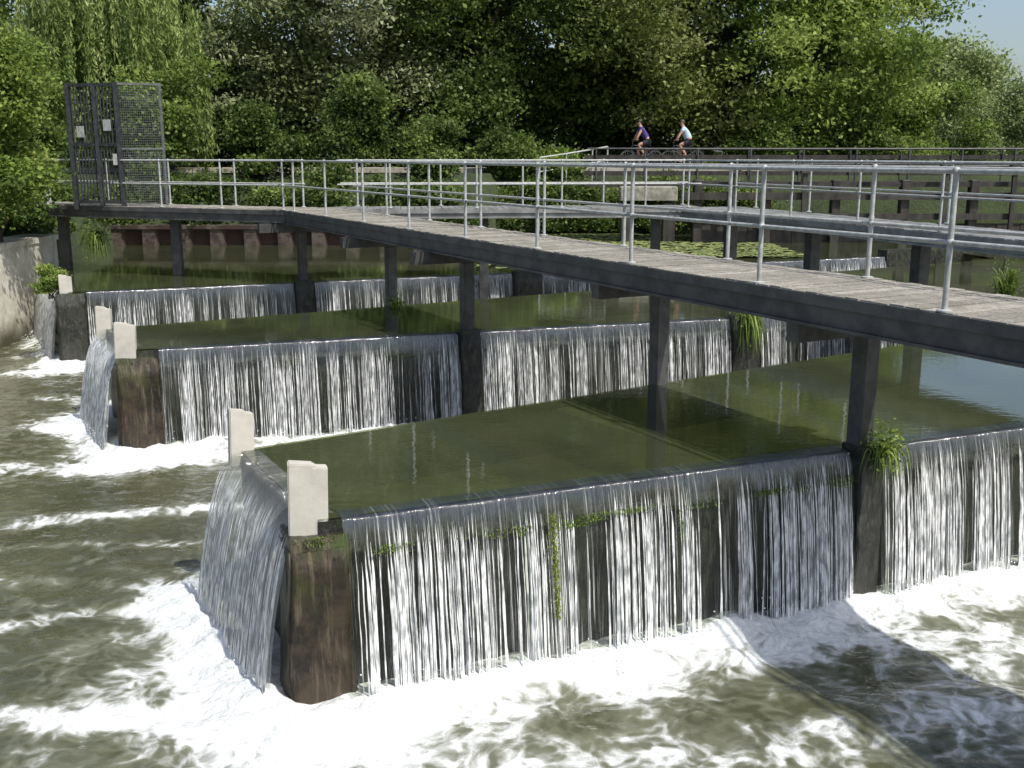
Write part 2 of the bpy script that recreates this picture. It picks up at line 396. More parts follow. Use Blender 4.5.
Q = np.stack([idx[:-1,:-1],idx[:-1,1:],idx[1:,1:],idx[1:,:-1]],-1).reshape(-1,4)
tag(link(quads_mesh(np.stack([GX,GY,GZ],-1).reshape(-1,3),Q),'ground',M['ground'],smooth=True), kind='structure')
PZ = 3.97
mb = MB(); mb.prism([(-40,40.7),(60,40.7),(60,43.0),(-40,43.0)], 3.6, PZ); tag(mb.build('path',M['path']), kind='structure')

# ---------------------------------------------------------------- weirs
def seg_box(mb, p, q, inward, th, z0, z1, push=0.):
    P = [p-inward*push, q-inward*push, q+inward*th, p+inward*th]
    mb.prism([tuple(x) for x in P], z0, z1)
def perp_in(p, q, ref):
    n_ = unit(V2(-(q-p)[1],(q-p)[0])); return n_ if np.dot(ref-p, n_) > 0 else -n_
def rough_block(name, parent, ctr, dirv, sx, sy, z0, z1, m, seed, amp=.03):
    bm = bmesh.new(); bmesh.ops.create_cube(bm, size=1)
    bmesh.ops.bevel(bm, geom=bm.edges[:], offset=.04, segments=2, affect='EDGES')
    bmesh.ops.subdivide_edges(bm, edges=[x for x in bm.edges if x.calc_length()>.3], cuts=9, use_grid_fill=True)
    rz = math.atan2(dirv[1],dirv[0]); o = rootloc(parent)
    for v in bm.verts:
        x, y, z = v.co.x*sx, v.co.y*sy, (v.co.z+.5)*(z1-z0)+z0
        jx = amp*(float(fbm(z*3+y*4,x*4+seed,seed))-.5)*2; jy = amp*(float(fbm(z*3+x*4,y*4+seed,seed+5))-.5)*2
        fl = 1+.10*max(0,(1.2-z))/1.5
        x = x*fl+jx; y = y*fl+jy; z += amp*.7*(float(fbm(x*5,y*5,seed+2))-.5)
        v.co = (ctr[0]+x*math.cos(rz)-y*math.sin(rz)-o[0], ctr[1]+x*math.sin(rz)+y*math.cos(rz)-o[1], z-o[2])
    me = bpy.data.meshes.new(name); bm.to_mesh(me); bm.free()
    return link(me, name, m, parent, True)
def ledge(parent, p, q, ow, seed, s0=0., s1=None):
    """ragged lip of stone part-way down a weir wall"""
    Lg = np.linalg.norm(q-p) if s1 is None else s1; ev = unit(q-p); o = rootloc(parent)
    n = int((Lg-s0)/.06); s = np.linspace(s0,Lg,n)
    off = .055+.05*(fbm(s*5,s*0,seed)-.3); zt = 1.335+.07*(fbm(s*3,s*0,seed+2)-.5); zb = zt-.05-.09*fbm(s*7,s*0,seed+4)
    rows = [(-.02+0*s, zt+.03),(off,zt),(off+.012,(zt+zb)/2),(off*.6,zb),(-.02+0*s,zb-.05)]
    V = np.stack([np.stack([p[0]+ev[0]*s+ow[0]*oo-o[0],p[1]+ev[1]*s+ow[1]*oo-o[1],zz-o[2]],-1) for oo,zz in rows]).reshape(-1,3)
    ix = np.arange(5*n).reshape(5,n)
    Qd = np.stack([ix[:-1,:-1],ix[1:,:-1],ix[1:,1:],ix[:-1,1:]],-1).reshape(-1,4)
    link(quads_mesh(V,Qd),'ledge',M['weir'],parent,True)
def stub(parent, ctr, dirv, w, dth, z0, z1, tilt=0.):
    u = unit(dirv); v_ = V2(-u[1],u[0]); o = rootloc(parent)
    prof = [(-w/2,z0),(w/2,z0),(w/2+tilt,z1-.045),(w*.16+tilt,z1-.035),(w*.14+tilt,z1-.012),(-w*.5+tilt,z1+.012)]
    bm = bmesh.new()
    A = [bm.verts.new((ctr[0]+u[0]*s-v_[0]*dth/2-o[0], ctr[1]+u[1]*s-v_[1]*dth/2-o[1], z-o[2])) for s,z in prof]
    B_ = [bm.verts.new((ctr[0]+u[0]*s+v_[0]*dth/2-o[0], ctr[1]+u[1]*s+v_[1]*dth/2-o[1], z-.015-o[2])) for s,z in prof]
    bm.faces.new(A); bm.faces.new(B_[::-1]); n = len(A)
    for q in range(n): bm.faces.new((A[q],B_[q],B_[(q+1)%n],A[(q+1)%n]))
    bmesh.ops.recalc_face_normals(bm, faces=bm.faces)
    bmesh.ops.bevel(bm, geom=bm.edges[:], offset=.010, segments=2, affect='EDGES', clamp_overlap=True)
    me = bpy.data.meshes.new('stub_post'); bm.to_mesh(me); bm.free()
    return link(me,'stub_post',M['concrete'],parent)
def curtain(p, q, outw, zc, zb, label, group=None, dens=38, splash=True, seed=0, glass=.13, full=False, wsc=1., fan=0., lip=0.):
    rs = np.random.default_rng(100+seed)
    root = empty('waterfall', (*( (p+q)/2+outw*.2 ), zb), label, 'waterfall', group); o = np.array(root.location)
    Lg = np.linalg.norm(q-p); ev = (q-p)/Lg; Ht = zc-zb
    nu = max(4,int(Lg/.04)); nv = 28
    u = np.linspace(0,Lg,nu); tv = np.linspace(0,1,nv)
    prof = lambda hv: .03+glass*1.5*np.sqrt(hv)*(1-lip*(1-np.exp(-hv*1.6)))+lip*.1*np.sin(np.clip(hv*5,0,math.pi/2))
    hh = np.concatenate([[0,0], Ht*tv[1:]**1.6]) ; pre = np.concatenate([[-.16,-.05], prof(hh[2:])])
    U, K = np.meshgrid(u, np.arange(len(hh))); HH = hh[K]; OF = pre[K]
    OF = OF+(vn(U*16,HH*1.1,seed)-.5)*.035*np.clip(HH*3,0.1,1)+(vn(U*3,HH*.3,seed+3)-.5)*.06*np.clip(HH*2,0,1)
    ZZ = zc+.006-HH+(vn(U*5,0*U,seed+8)-.5)*.012*(HH<.02)
    UX = Lg/2+(U-Lg/2)*(1+fan*HH/Ht)
    def pack(U,OF,ZZ): return np.stack([p[0]+ev[0]*U+outw[0]*OF-o[0], p[1]+ev[1]*U+outw[1]*OF-o[1], ZZ-o[2]],-1).reshape(-1,3)
    nr = len(hh); idx = np.arange(nr*nu).reshape(nr,nu)
    Q = np.stack([idx[:-1,:-1],idx[:-1,1:],idx[1:,1:],idx[1:,:-1]],-1).reshape(-1,4)
    me = quads_mesh(pack(UX,OF,ZZ), Q)
    uvl = me.uv_layers.new(name='UVMap'); UVv = np.stack([U+seed*7.7,HH],-1).reshape(-1,2).astype(np.float32)
    uvl.data.foreach_set('uv', UVv[Q.ravel()].ravel())
    link(me,'curtain',M['fullsheet' if full else 'sheet'],root,True)
    # strands
    n = int(Lg*dens); us = rs.random(n*3)*Lg
    dn = vn(us*1.9,us*0,seed+11)*.5+vn(us*6.5,us*0,seed+13)*.9
    keep = rs.random(n*3) < np.clip((dn-.50)*1.5,.05 if not full else .3,1); us = us[keep][:n]; n = len(us)
    Kk = 36; tt = np.linspace(0,1,Kk)
    top_ = (.10,.14) if full else (.17,.14)
    h0 = np.abs(rs.normal(top_[0],top_[1],n))*Ht/1.5+.03; wd = wsc*np.where(rs.random(n)<.14, rs.uniform(.009,.017,n), rs.uniform(.0028,.008,n))
    hs = h0[:,None]+(Ht-h0)[:,None]*tt[None]**1.25
    ofs = .015+prof(hs)*(rs.uniform(.92,1.2,n)[:,None] if not full else rs.uniform(.98,1.04,n)[:,None])+.012
    ua = us[:,None]+rs.normal(0,.010,n)[:,None]*hs+ (vn(hs*4+us[:,None]*9,us[:,None]*13,seed)-.5)*.010
    ua = Lg/2+(ua-Lg/2)*(1+fan*hs/Ht)
    bead = np.clip(hs/Ht,0,1)
    wv = wd[:,None]*((.65-.2*bead)+(.6+.5*bead)*vn(hs*7,us[:,None]*57,seed+21))*np.clip(tt*5,.15,1)[None]*(1+.6*hs)
    zz = zc-hs
    A = [(ua-wv/2,ofs),(ua,ofs+wv*.45),(ua+wv/2,ofs)]
    P3 = np.stack([np.stack([p[0]+ev[0]*uu+outw[0]*oo-o[0], p[1]+ev[1]*uu+outw[1]*oo-o[1], zz-o[2]],-1) for uu,oo in A],2)
    idx = np.arange(n*Kk*3).reshape(n,Kk,3)
    Q = np.concatenate([np.stack([idx[:,:-1,s],idx[:,:-1,s+1],idx[:,1:,s+1],idx[:,1:,s]],-1).reshape(-1,4) for s in (0,1)])
    tag(link(quads_mesh(P3.reshape(-1,3),Q),'water_strands',M['strand'],root,True), kind='stuff')
    if splash:
        ns = int(Lg*120); uu = rs.random(ns)*Lg; oo = float(prof(np.array(Ht)))+np.abs(rs.normal(0,.16,ns))-.06
        hz = np.abs(rs.normal(0,.11,ns))+.04; r = rs.uniform(.003,.010,ns)
        cc = np.stack([p[0]+ev[0]*uu+outw[0]*oo-o[0], p[1]+ev[1]*uu+outw[1]*oo-o[1], zb+hz-o[2]],-1)
        oc = np.array([(1,0,0),(0,1,0),(-1,0,0),(0,-1,0),(0,0,1.3),(0,0,-1.3)])
        Vv = (cc[:,None]+oc[None]*r[:,None,None]).reshape(-1,3)
        ix = np.arange(ns)[:,None]*6
        tri = np.concatenate([ix+np.array(tq) for tq in ((0,1,4),(1,2,4),(2,3,4),(3,0,4),(1,0,5),(2,1,5),(3,2,5),(0,3,5))])
        me = bpy.data.meshes.new('splash'); me.from_pydata(Vv.tolist(), [], tri.tolist()); tag(link(me,'splash',M['spray'],root,True), kind='stuff')
    return root

def weir(p_end_front, p_end_back, p_front, p_back, label, seed, piers):
    root = empty('weir_trough', (*p_end_front,0), label, 'weir', 'stepped weir troughs')
    ctr = (p_end_front+p_end_back+p_front+p_back)/4
    for nm,p,q,dz in (('side_wall',p_end_front,p_front,0),('side_wall',p_end_back,p_back,.003),('end_wall',p_end_front,p_end_back,-.003)):
        inn = perp_in(p,q,ctr); mb = MB(); seg_box(mb,p,q,inn,.26,-.9,CZ-.02+dz); mb.build(nm,M['weir'],root)
    fo = -perp_in(p_end_front,p_front,ctr); fd = unit(p_front-p_end_front)
    for s,w in piers:
        q = p_end_front+fd*s
        rough_block('pier',root,q+fo*.06,fd,w,.34,-.8,CZ+.05,M['weir'],seed+int(s*3),.025)
    return root, fo, fd, ctr

w1, fo1, fd1, ct1 = weir(b,c,a,d,'nearest weir trough with two pale stub posts at its end',1,[(float(np.dot(col_pts[0]-b,unit(a-b))),.30)])
rough_block('corner_pier',w1,b+fo1*-.12-fd1*.04,fd1,.50,.52,-.8,1.46,M['pier'],3,.06)
stub(w1,b+V2(-.10,.08),V2(.97,.22),.315,.17,1.42,2.05,.015)
stub(w1,c+V2(.0,.02),V2(.9,.4),.235,.15,1.42,2.0,.02)
ledge(w1,b,a,fo1,71,.2,12.)
fd_ = unit(e-f)
w2, fo2, fd2, ct2 = weir(f,g,e,h,'middle weir trough with two pale stub posts beside its left end fall',2,
    [(float(np.dot(col_pts[2]-f,fd_)),.34),(10.4,.55)])
rough_block('corner_pier',w2,f+fo2*-.12+fd2*.02,fd2,.62,.55,-.8,1.46,M['pier'],5,.06)
stub(w2,f+V2(-.14,.0),V2(.97,.22),.30,.18,1.40,2.0,.02); stub(w2,g+V2(-.03,.0),V2(.97,.22),.24,.16,1.40,1.96,.02)
ledge(w2,f,e,fo2,73,.3,14.)
w3, fo3, fd3, ct3 = weir(j,k,i_,k+V2(.3,.1),'farthest weir trough running from the concrete bank wall',3,
    [(float(np.dot(col_pts[4]-j,unit(i_-j))),.4),(10.6,.75)])
rough_block('corner_pier',w3,j+fo3*-.12+fd3*.02,fd3,.6,.55,-.8,1.55,M['weir'],7,.05)
stub(w3,j+V2(-.1,.1),fd3,.26,.2,1.45,1.95)
mb = MB(); seg_box(mb,j+fd3*21.9,i_+fd3*.3,-fo3,.34,.2,1.76,.05); mb.build('raised_sill',M['weir'],w3)

s1 = float(np.dot(col_pts[0]-b,fd1)); s2 = float(np.dot(col_pts[2]-f,fd2)); s3 = float(np.dot(col_pts[4]-j,fd3))
eo1 = -perp_in(b,c,ct1); eo2 = -perp_in(f,g,ct2); eo3 = -perp_in(j,k,ct3+V2(3,0))
zl = -.04
curtain(b+fd1*.18, b+fd1*(s1-.17), fo1, CZ, zl, 'widest nearest curtain of water left of the tuft by the bridge column', None, 92, True, 1)
curtain(b+fd1*(s1+.17), a, fo1, CZ, zl, 'nearest curtain of water right of the column, cut by the right picture edge', None, 92, True, 2)
curtain(b+unit(c-b)*.10, c-unit(c-b)*.08, eo1, CZ, zl-.04, 'smooth grey fall between the two nearest stub posts', None, 130, True, 3, .27, True, .6, .08, .12)
curtain(f+fd2*.34, f+fd2*(s2-.19), fo2, CZ, zl, 'curtain of water on the middle weir left of the bridge column', None, 64, True, 4, wsc=.8)
curtain(f+fd2*(s2+.19), f+fd2*10.1, fo2, CZ, zl, 'curtain of water on the middle weir between column and leafy pier', None, 64, True, 5, wsc=.8)
curtain(f+fd2*10.7, e, fo2, CZ, zl, 'curtain of water on the middle weir right of the leafy pier', None, 50, True, 6, wsc=.8)
curtain(f+unit(g-f)*.22, g-unit(g-f)*.12, eo2, CZ, zl, 'white fall at the end of the middle weir between its stub posts', None, 420, True, 7, .30, True, 1.0, .08, .2)
curtain(j+fd3*.35, j+fd3*(s3-.24), fo3, CZ, zl, 'far curtain of water left of the farthest bridge column', None, 46, True, 8, wsc=.75)
curtain(j+fd3*(s3+.24), j+fd3*10.2, fo3, CZ, zl, 'far curtain of water on the farthest weir between two dark piers', None, 46, True, 9, wsc=.75)
curtain(j+fd3*11.0, j+fd3*21.8, fo3, CZ, zl, 'far curtain of water on the farthest weir behind the bridge', None, 60, True, 10, wsc=1.)
curtain(j+unit(k-j)*.3, k-unit(k-j)*.2, eo3, CZ, zl, 'white fall beside the left concrete bank wall', None, 110, True, 11, .22, True)

mb = MB(); mb.frame((.56,11.92,1.51),(1.70,10.45,1.51),.24,.11); tag(mb.build('submerged_beam',M['dullconcrete']), 'dull grey beam lying just under the water of the nearest trough','beam')
# bank wall
mb = MB(); mb.prism([(-13.0,-10),(-12.1,-10),(-12.1,28.05),(-13.0,28.05)],-1,2.26)
mb.prism([(-13.03,-10),(-12.06,-10),(-12.06,28.1),(-13.03,28.1)],2.263,2.40)
tag(mb.build('bank_wall',M['bank']), 'stained pale concrete retaining wall along the left bank','wall')
# sheet piling
mb = MB(); pts = []; x = -14.6; s = 0
while x < -1.5:
    pts += [(x,34.55),(x+.3,34.55),(x+.4,34.3),(x+.8,34.3),(x+.9,34.55)]; x += 1.1
n = len(pts)
mb.add([(x,y,.9) for x,y in pts]+[(x,y,2.12) for x,y in pts], [(i,i+1,n+i+1,n+i) for i in range(n-1)])
mb.frame((-14.6,34.45,2.17),(-1.6,34.45,2.17),.42,.12)
tag(mb.build('sheet_piling',M['pile']), 'dark rusty sheet piling along the far left bank','piling')

# ---------------------------------------------------------------- walkways
DZ = 3.25
def planks(mb, p, q, nrm, w, z, pw=.16, gap=.014, th=.05):
    Lg = np.linalg.norm(q-p); ev = (q-p)/Lg; s = 0
    while s < Lg-.02:
        s2_ = min(s+pw-gap, Lg); dz = random.uniform(-.006,.006); e1 = random.uniform(-.012,.012)
        P = [p+ev*s+nrm*e1, p+ev*s2_+nrm*e1, p+ev*s2_+nrm*w, p+ev*s+nrm*w]
        mb.prism([tuple(x) for x in P], z-th+dz, z+dz); s += pw
def railing(parent, p, q, starts, z, m, top=1.08, mid=.54, r=.021, post_r=.023, name='railing'):
    p3 = lambda xy, zz: (xy[0],xy[1],zz)
    mb = MB(); mb.tube(p3(p,z+top),p3(q,z+top),r,10); rl = mb.build(name,m,parent,True)
    mb = MB(); mb.tube(p3(p,z+mid),p3(q,z+mid),r*.92,10); mb.build('mid_rail',m,rl,True)
    Lg = np.linalg.norm(q-p); ev = (q-p)/Lg
    for s in starts:
        if s < -.01 or s > Lg+.01: continue
        a_ = p+ev*s; mb = MB(); mb.tube(p3(a_,z-.12),p3(a_,z+top),post_r,10)
        for zz in (z+top,z+mid): mb.ball(p3(a_,zz),(.033,.033,.037),10,6)
        mb.chain([p3(a_,z-.0),p3(a_,z+.012),p3(a_,z+.02)],[.06,.06,.035],10)
        mb.build('post',m,rl,True)
    return rl
def girders(root, p, q, nrm, w, z, m, h=.22, t_=.09):
    for off in (0.02, w-.11):
        A_ = [p+nrm*off, q+nrm*off, q+nrm*(off+t_), p+nrm*(off+t_)]
        mb = MB(); mb.prism([tuple(x) for x in A_], z-.06-h, z-.055)
        if off < .1:
            B_ = [p-nrm*.012, q-nrm*.012, q+nrm*.11, p+nrm*.11]; mb.prism([tuple(x) for x in B_], z-.06-h-.03, z-.06-h-.002)
            B_ = [p-nrm*.02, q-nrm*.02, q+nrm*.015, p+nrm*.015]; mb.prism([tuple(x) for x in B_], z-.11, z-.012)
        mb.build('girder',m,root)
def column(root, xy, m, w=.2, z0=.2, z1=2.72, rz=0):
    mb = MB(); mb.box((xy[0],xy[1],(z0+z1)/2),(w,w,z1-z0),rz,.012); return mb.build('column',m,root)

W = 1.34; brz = math.atan2(Nn[1],Nn[0])
B = E0+D*17.8; P0 = E0-D*7
br = empty('footbridge',(*B,0),'long plank footbridge with dark girder crossing over the weir troughs','bridge')
mb = MB(); planks(mb,P0,B,Nn,W,DZ)
fd_l = unit(V2(-.92,.39)); nl = V2(.39,.92)
mb.build('deck',M['deck'],br)
girders(br,P0,B,Nn,W,DZ,M['girder'])
railing(br,P0+Nn*.05,B+Nn*.05,[7-6.45+2.15*i for i in range(12)],DZ,M['galv'])
railing(br,P0+Nn*(W-.05),B+Nn*(W-.05)-D*1.0,[7-6.64+2.15*i for i in range(11)],DZ,M['galv'])
for ii,cp in enumerate(col_pts):
    column(br,cp,M['darksteel'],.19,.2,2.74,brz)
    A_ = cp-Nn*.98; C_ = cp+Nn*.36
    mb = MB(); mb.frame((*A_,2.84),(*C_,2.84),.16,.2); mb.build('cross_beam',M['darksteel'],br)

# left arm to the gate
Lend = B+fd_l*10.8
la = empty('walkway',(*B,0),'narrow walkway arm leading left from the bridge bend to the barred gate','walkway')
mb = MB(); planks(mb,B,Lend,nl,W,DZ-.002); mb.prism([tuple(B+V2(.02,.02)),tuple(B+Nn*W),(-4.0,25.7),tuple(B+nl*W)],DZ-.06,DZ-.008); mb.build('deck',M['deck'],la)
girders(la,B,Lend,nl,W,DZ-.004,M['girder'],.2)
railing(la,B+nl*.05,Lend+nl*.05,[.05,1.75,3.5,5.3,7.1,8.9],DZ,M['galv'])
railing(la,B+nl*(W-.05)+fd_l*.3,Lend+nl*(W-.05),[.05,2,4,6,8],DZ,M['galv'])
for s in (3.6,7.2):
    q = B+fd_l*s+nl*.6; column(la,q,M['darksteel'],.22,.2,3.05)
# rear cross walkway
R0 = V2(-4.0,24.45); R1 = V2(4.5,25.3); dr = unit(R1-R0); nr_ = V2(-dr[1],dr[0])
cw = empty('walkway',(*R0,0),'grey walkway crossing behind the bridge over the dark water','walkway')
mb = MB(); planks(mb,R0,R1,nr_,1.22,DZ-.01); mb.build('deck',M['greygirder'],cw)
girders(cw,R0,R1,nr_,1.22,DZ-.012,M['greygirder'],.14)
railing(cw,R0+nr_*.05,R1+nr_*.05,[1.2+2.0*i for i in range(5)],DZ,M['galv'])
railing(cw,R0+nr_*1.17,R1+nr_*1.17,[.4+2.0*i for i in range(5)],DZ,M['galv'])
for s in (3.4,7.6):
    column(cw,R0+dr*s+nr_*.6,M['darksteel'],.22,.2,3.1)
# second bridge parallel
S0 = V2(4.05,25.3); S1 = V2(9.1,10.9); ds = unit(S1-S0); ns_ = V2(-ds[1],ds[0])
sb = empty('walkway',(*S0,0),'second grey walkway upstream running parallel to the long footbridge','walkway')
mb = MB(); planks(mb,S0,S1,ns_,1.5,DZ-.02); mb.build('deck',M['greygirder'],sb)
girders(sb,S0,S1,ns_,1.5,DZ-.022,M['greygirder'],.16)
railing(sb,S0+ns_*.05,S1+ns_*.05,[.2+2.1*i for i in range(8)],DZ,M['galv'])
railing(sb,S0+ns_*1.45,S1+ns_*1.45,[.9+2.1*i for i in range(8)],DZ,M['galv'])
for s in (1.0,4.2,7.4,10.6):
    column(sb,S0+ds*s+ns_*.75,M['darksteel'],.24,.2,3.05,math.atan2(ds[1],ds[0]))
# rail climbing to the path
rp = empty('handrail',(1.5,39.4,1.8),'pale sloping handrail climbing the far bank to the path','handrail')
hp = [(1.0,38.9,4.36),(2.0,39.5,4.50),(3.0,40.1,4.66),(3.6,40.5,4.76)]
mb = MB(); mb.chain(hp,.03,8); tr_ = mb.build('top_rail',M['galv'],rp,True)
mb = MB(); mb.chain([(x,y,z-.5) for x,y,z in hp],.024,8); mb.build('mid_rail',M['galv'],rp,True)
for p_ in hp:
    mb = MB(); mb.tube((p_[0],p_[1],p_[2]-2.9),p_,.028); mb.build('post',M['galv'],rp,True)

# ---------------------------------------------------------------- gate
gp = B+fd_l*4.98
gt = empty('security_gate',(*gp,DZ),'tall dark barred gate with square mesh wing closing the walkway','gate')
def gz(q, z): return (q[0],q[1],z)
gl_ = gp-V2(1.55,-.45)*.62; gr_ = gp+V2(.32,-.05)
mb = MB()
for q in (gl_, gr_): mb.frame(gz(q,DZ-.1),gz(q,6.14),.10,.10)
for z in (3.34,4.7,6.08): mb.frame(gz(gl_,z),gz(gr_,z),.07,.08)
mid_ = (gl_*.45+gr_*.55); mb.frame(gz(mid_,DZ),gz(mid_,6.08),.09,.09)
mb.build('gate_frame',M['gate'],gt)
mb = MB()
for kk in range(1,15):
    q = gl_+(gr_-gl_)*kk/15; mb.tube(gz(q,3.3),gz(q,6.1),.019,6)
mb.build('bar_panel',M['gate'],gt)
mb = MB()
for z in (5.2,5.65): mb.tube(gz(gl_,z),gz(mid_,z),.012,5)
mb.build('louvre_panel',M['gate'],gt)
wing_d = V2(.95,.30); wr = gr_+wing_d*1.0
mb = MB()
mb.frame(gz(gr_,6.10),gz(wr,6.10),.05,.05); mb.frame(gz(wr,3.05),gz(wr,6.125),.05,.05); mb.frame(gz(gr_,4.6),gz(wr,4.6),.04,.04); mb.build('wing_frame',M['mesh'],gt)
mb = MB()
for kk in range(1,52):
    z = 3.15+kk*.0565; mb.tube(gz(gr_,z),gz(gr_+wing_d*.98,z),.005,4)
for kk in range(1,22):
    s = 1.0*kk/22; mb.tube(gz(gr_+wing_d*s,3.15),gz(gr_+wing_d*s,6.1),.004,4)
mb.build('mesh_wing',M['mesh'],gt)
mb = MB(); q = gr_-V2(.12,-.03); mb.box((q[0],q[1]-.05,4.35),(.09,.06,.26)); mb.build('lock_box',M['galv'],gt)
for tpos, zz in ((.22,5.0),(.78,5.15)):
    q = gl_+(gr_-gl_)*tpos; mb = MB(); mb.box((q[0],q[1]-.04,zz),(.20,.015,.26),math.atan2((gr_-gl_)[1],(gr_-gl_)[0])); mb.build('plate',M['galv'],gt)

# ---------------------------------------------------------------- sluice bridge on the right
sl = empty('sluice_bridge',(14,36,0),'black timber sluice bridge with railings across the back of the pond','bridge')
xs_ = [6.2+2.3*i for i in range(9)]
for x in xs_:
    mb = MB(); mb.box((x,35.6,2.3),(.30,.30,2.7),0,.03); mb.build('pile',M['timber'],sl)
for z,hh_ in ((2.45,.2),(3.12,.24)):
    mb = MB(); mb.frame((5.6,35.38,z),(25.2,35.38,z),.14,hh_); mb.build('waling_beam',M['timber'],sl)
mb = MB(); mb.frame((2.4,36.3,3.5),(25.6,36.3,3.5),1.6,.16); mb.build('deck',M['timber'],sl)
for z in (3.84,4.38):
    mb = MB(); mb.frame((2.5,37.06,z),(25.2,37.06,z),.06,.15); mb.build('parapet_board',M['timber'],sl)
for i in range(8):
    mb = MB()
    for q in range(5): mb.box((xs_[i]+.35+q*.4,35.75+.02*(q%2),1.6),(.395,.07,1.2))
    mb.build('gate_board',M['timber'],sl)
    mb = MB(); x = xs_[i]+1.15; mb.box((x,35.2,3.0),(.14,.1,2.0)); mb.box((x,35.2,4.02),(.36,.22,.3),0,.03); mb.build('gate_lifter',M['timber'],sl)
railing(sl,V2(4.2,35.55),V2(25.2,35.55),[.2+1.75*i for i in range(12)],3.55,M['darksteel'],1.1,.55,.034,.038)
railing(sl,V2(2.6,37.0),V2(25.2,37.0),[.3+1.75*i for i in range(13)],3.55,M['darksteel'],1.12,.6,.03,.03)
ab = empty('abutment',(4.4,35.3,1.4),'dull concrete abutment block below the two cyclists','abutment')
mb = MB(); mb.box((4.5,35.25,3.22),(1.9,.44,.46),.0,.04); mb.build('block',M['dullconcrete'],ab)
for x in (3.8,5.2):
    mb = MB(); mb.box((x,35.3,2.0),(.4,.4,1.85),0,.02); mb.build('pile',M['timber'],ab)

# ---------------------------------------------------------------- foliage
def leaf_mesh(pos, tone, size, aspect, rs, upb=.5, tdir=None, tj=.4):
    n = len(pos)
    nr = rs.normal(0,1,(n,3)); nr[:,2] += upb; nr /= np.linalg.norm(nr,axis=1)[:,None]
    tg = rs.normal(0,1,(n,3))*(tj if tdir is not None else 1)
    if tdir is not None: tg += tdir
    tg -= nr*np.sum(tg*nr,1)[:,None]; tg /= np.linalg.norm(tg,axis=1)[:,None]+1e-9
    bt = np.cross(nr,tg); sz = (size*rs.uniform(.6,1.35,n))[:,None]
    V = np.stack([pos-tg*sz/2, pos+bt*sz*aspect/2+tg*sz*.05, pos+tg*sz/2, pos-bt*sz*aspect/2+tg*sz*.05],1).reshape(-1,3)
    me = quads_mesh(V, np.arange(4*n).reshape(n,4))
    at = me.attributes.new('tone','FLOAT','POINT'); at.data.foreach_set('value', np.repeat(np.clip(tone,0,1),4).astype(np.float32))
    return me
def limbs(mb, base, h, rs, r0, targets):
    pts = [Vector(base)]; 
    for i in range(1,7): pts.append(Vector((base[0]+rs.normal(0,.12)*i*.5, base[1]+rs.normal(0,.12)*i*.5, base[2]+h*.72*i/6)))
    mb.chain(pts,[r0*(1.25 if i==0 else 1-.13*i) for i in range(7)],9)
    for tq in targets:
        s = pts[rs.integers(2,5)]; q = Vector(tuple(tq)); mm = (s+q)/2+Vector((0,0,.3))
        mb.chain([s,mm,q],[r0*.42,r0*.28,r0*.08],6)
def tree(name,label,cat,x,y,z,h,w,leaf,group=None,lobes=16,clumps=260,per=105,size=.2,base=.22,seed=0,dep=None,tone0=.5,trunk=True,asp=.6,full=True):
    rs = np.random.default_rng(seed+500); root = empty(name,(x,y,z),label,cat,group); dep = dep or w
    if full:
        zf = (np.arange(lobes)+rs.random(lobes))/lobes; an = rs.random(lobes)*2*math.pi; rr = .42*np.sqrt(rs.random(lobes))*(1-.5*zf**2.5)
        lr = rs.uniform(.15,.24,lobes)*min(w,h)
        lc = np.stack([np.cos(an)*rr*w, np.sin(an)*rr*dep, h*base+(h*(1-base)-lr)*zf+lr*.3],-1)
    else:
        lc = rs.normal(0,1,(lobes,3)); lc /= np.linalg.norm(lc,axis=1)[:,None]; lc *= (rs.random(lobes)**.4)[:,None]
        lr = rs.uniform(.15,.27,lobes)*min(w,h); ch = h*(1-base)
        lc = lc*np.array([w/2*.78,dep/2*.78,ch/2*.82])+np.array([0,0,h*base+ch/2])
    pick = rs.integers(0,lobes,clumps); dv = rs.normal(0,1,(clumps,3)); dv[:,2] += .25; dv[:,1] -= .5; dv[:,0] += .15; dv /= np.linalg.norm(dv,axis=1)[:,None]
    cc = lc[pick]+dv*(lr[pick]*rs.uniform(.6,1.12,clumps))[:,None]
    cc[:,2] = np.maximum(cc[:,2], .25 if w > 1.2 else .05)
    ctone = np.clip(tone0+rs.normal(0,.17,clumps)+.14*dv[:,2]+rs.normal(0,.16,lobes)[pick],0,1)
    cr = rs.uniform(.28,.62,clumps)*(max(w,5) if w > 1.2 else w*1.7)/9
    pos = np.repeat(cc,per,0)+rs.normal(0,1,(clumps*per,3))*np.repeat(cr,per)[:,None]*np.array([1,1,.5])
    pos[:,2] = np.maximum(pos[:,2],.05)
    tone = np.repeat(ctone,per)+rs.normal(0,.07,clumps*per)
    if trunk:
        mb = MB(); limbs(mb,(0,dep*.12,-.2),h,rs,.015*h,lc[:8]); mb.build('trunk',M['bark'],root,True,local=True)
    else:
        mb = MB()
        for q in range(5):
            a_ = q*1.3; e_ = lc[q%lobes]; mb.chain([(.1*math.cos(a_)*min(1,w),.1*math.sin(a_)*min(1,w),-.1),tuple(e_*.5),tuple(e_)],[.05*min(1,h/2),.035*min(1,h/2),.015*min(1,h/2)],6)
        mb.build('stem',M['bark'],root,True,local=True)
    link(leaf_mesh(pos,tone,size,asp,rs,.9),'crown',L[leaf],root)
    return root
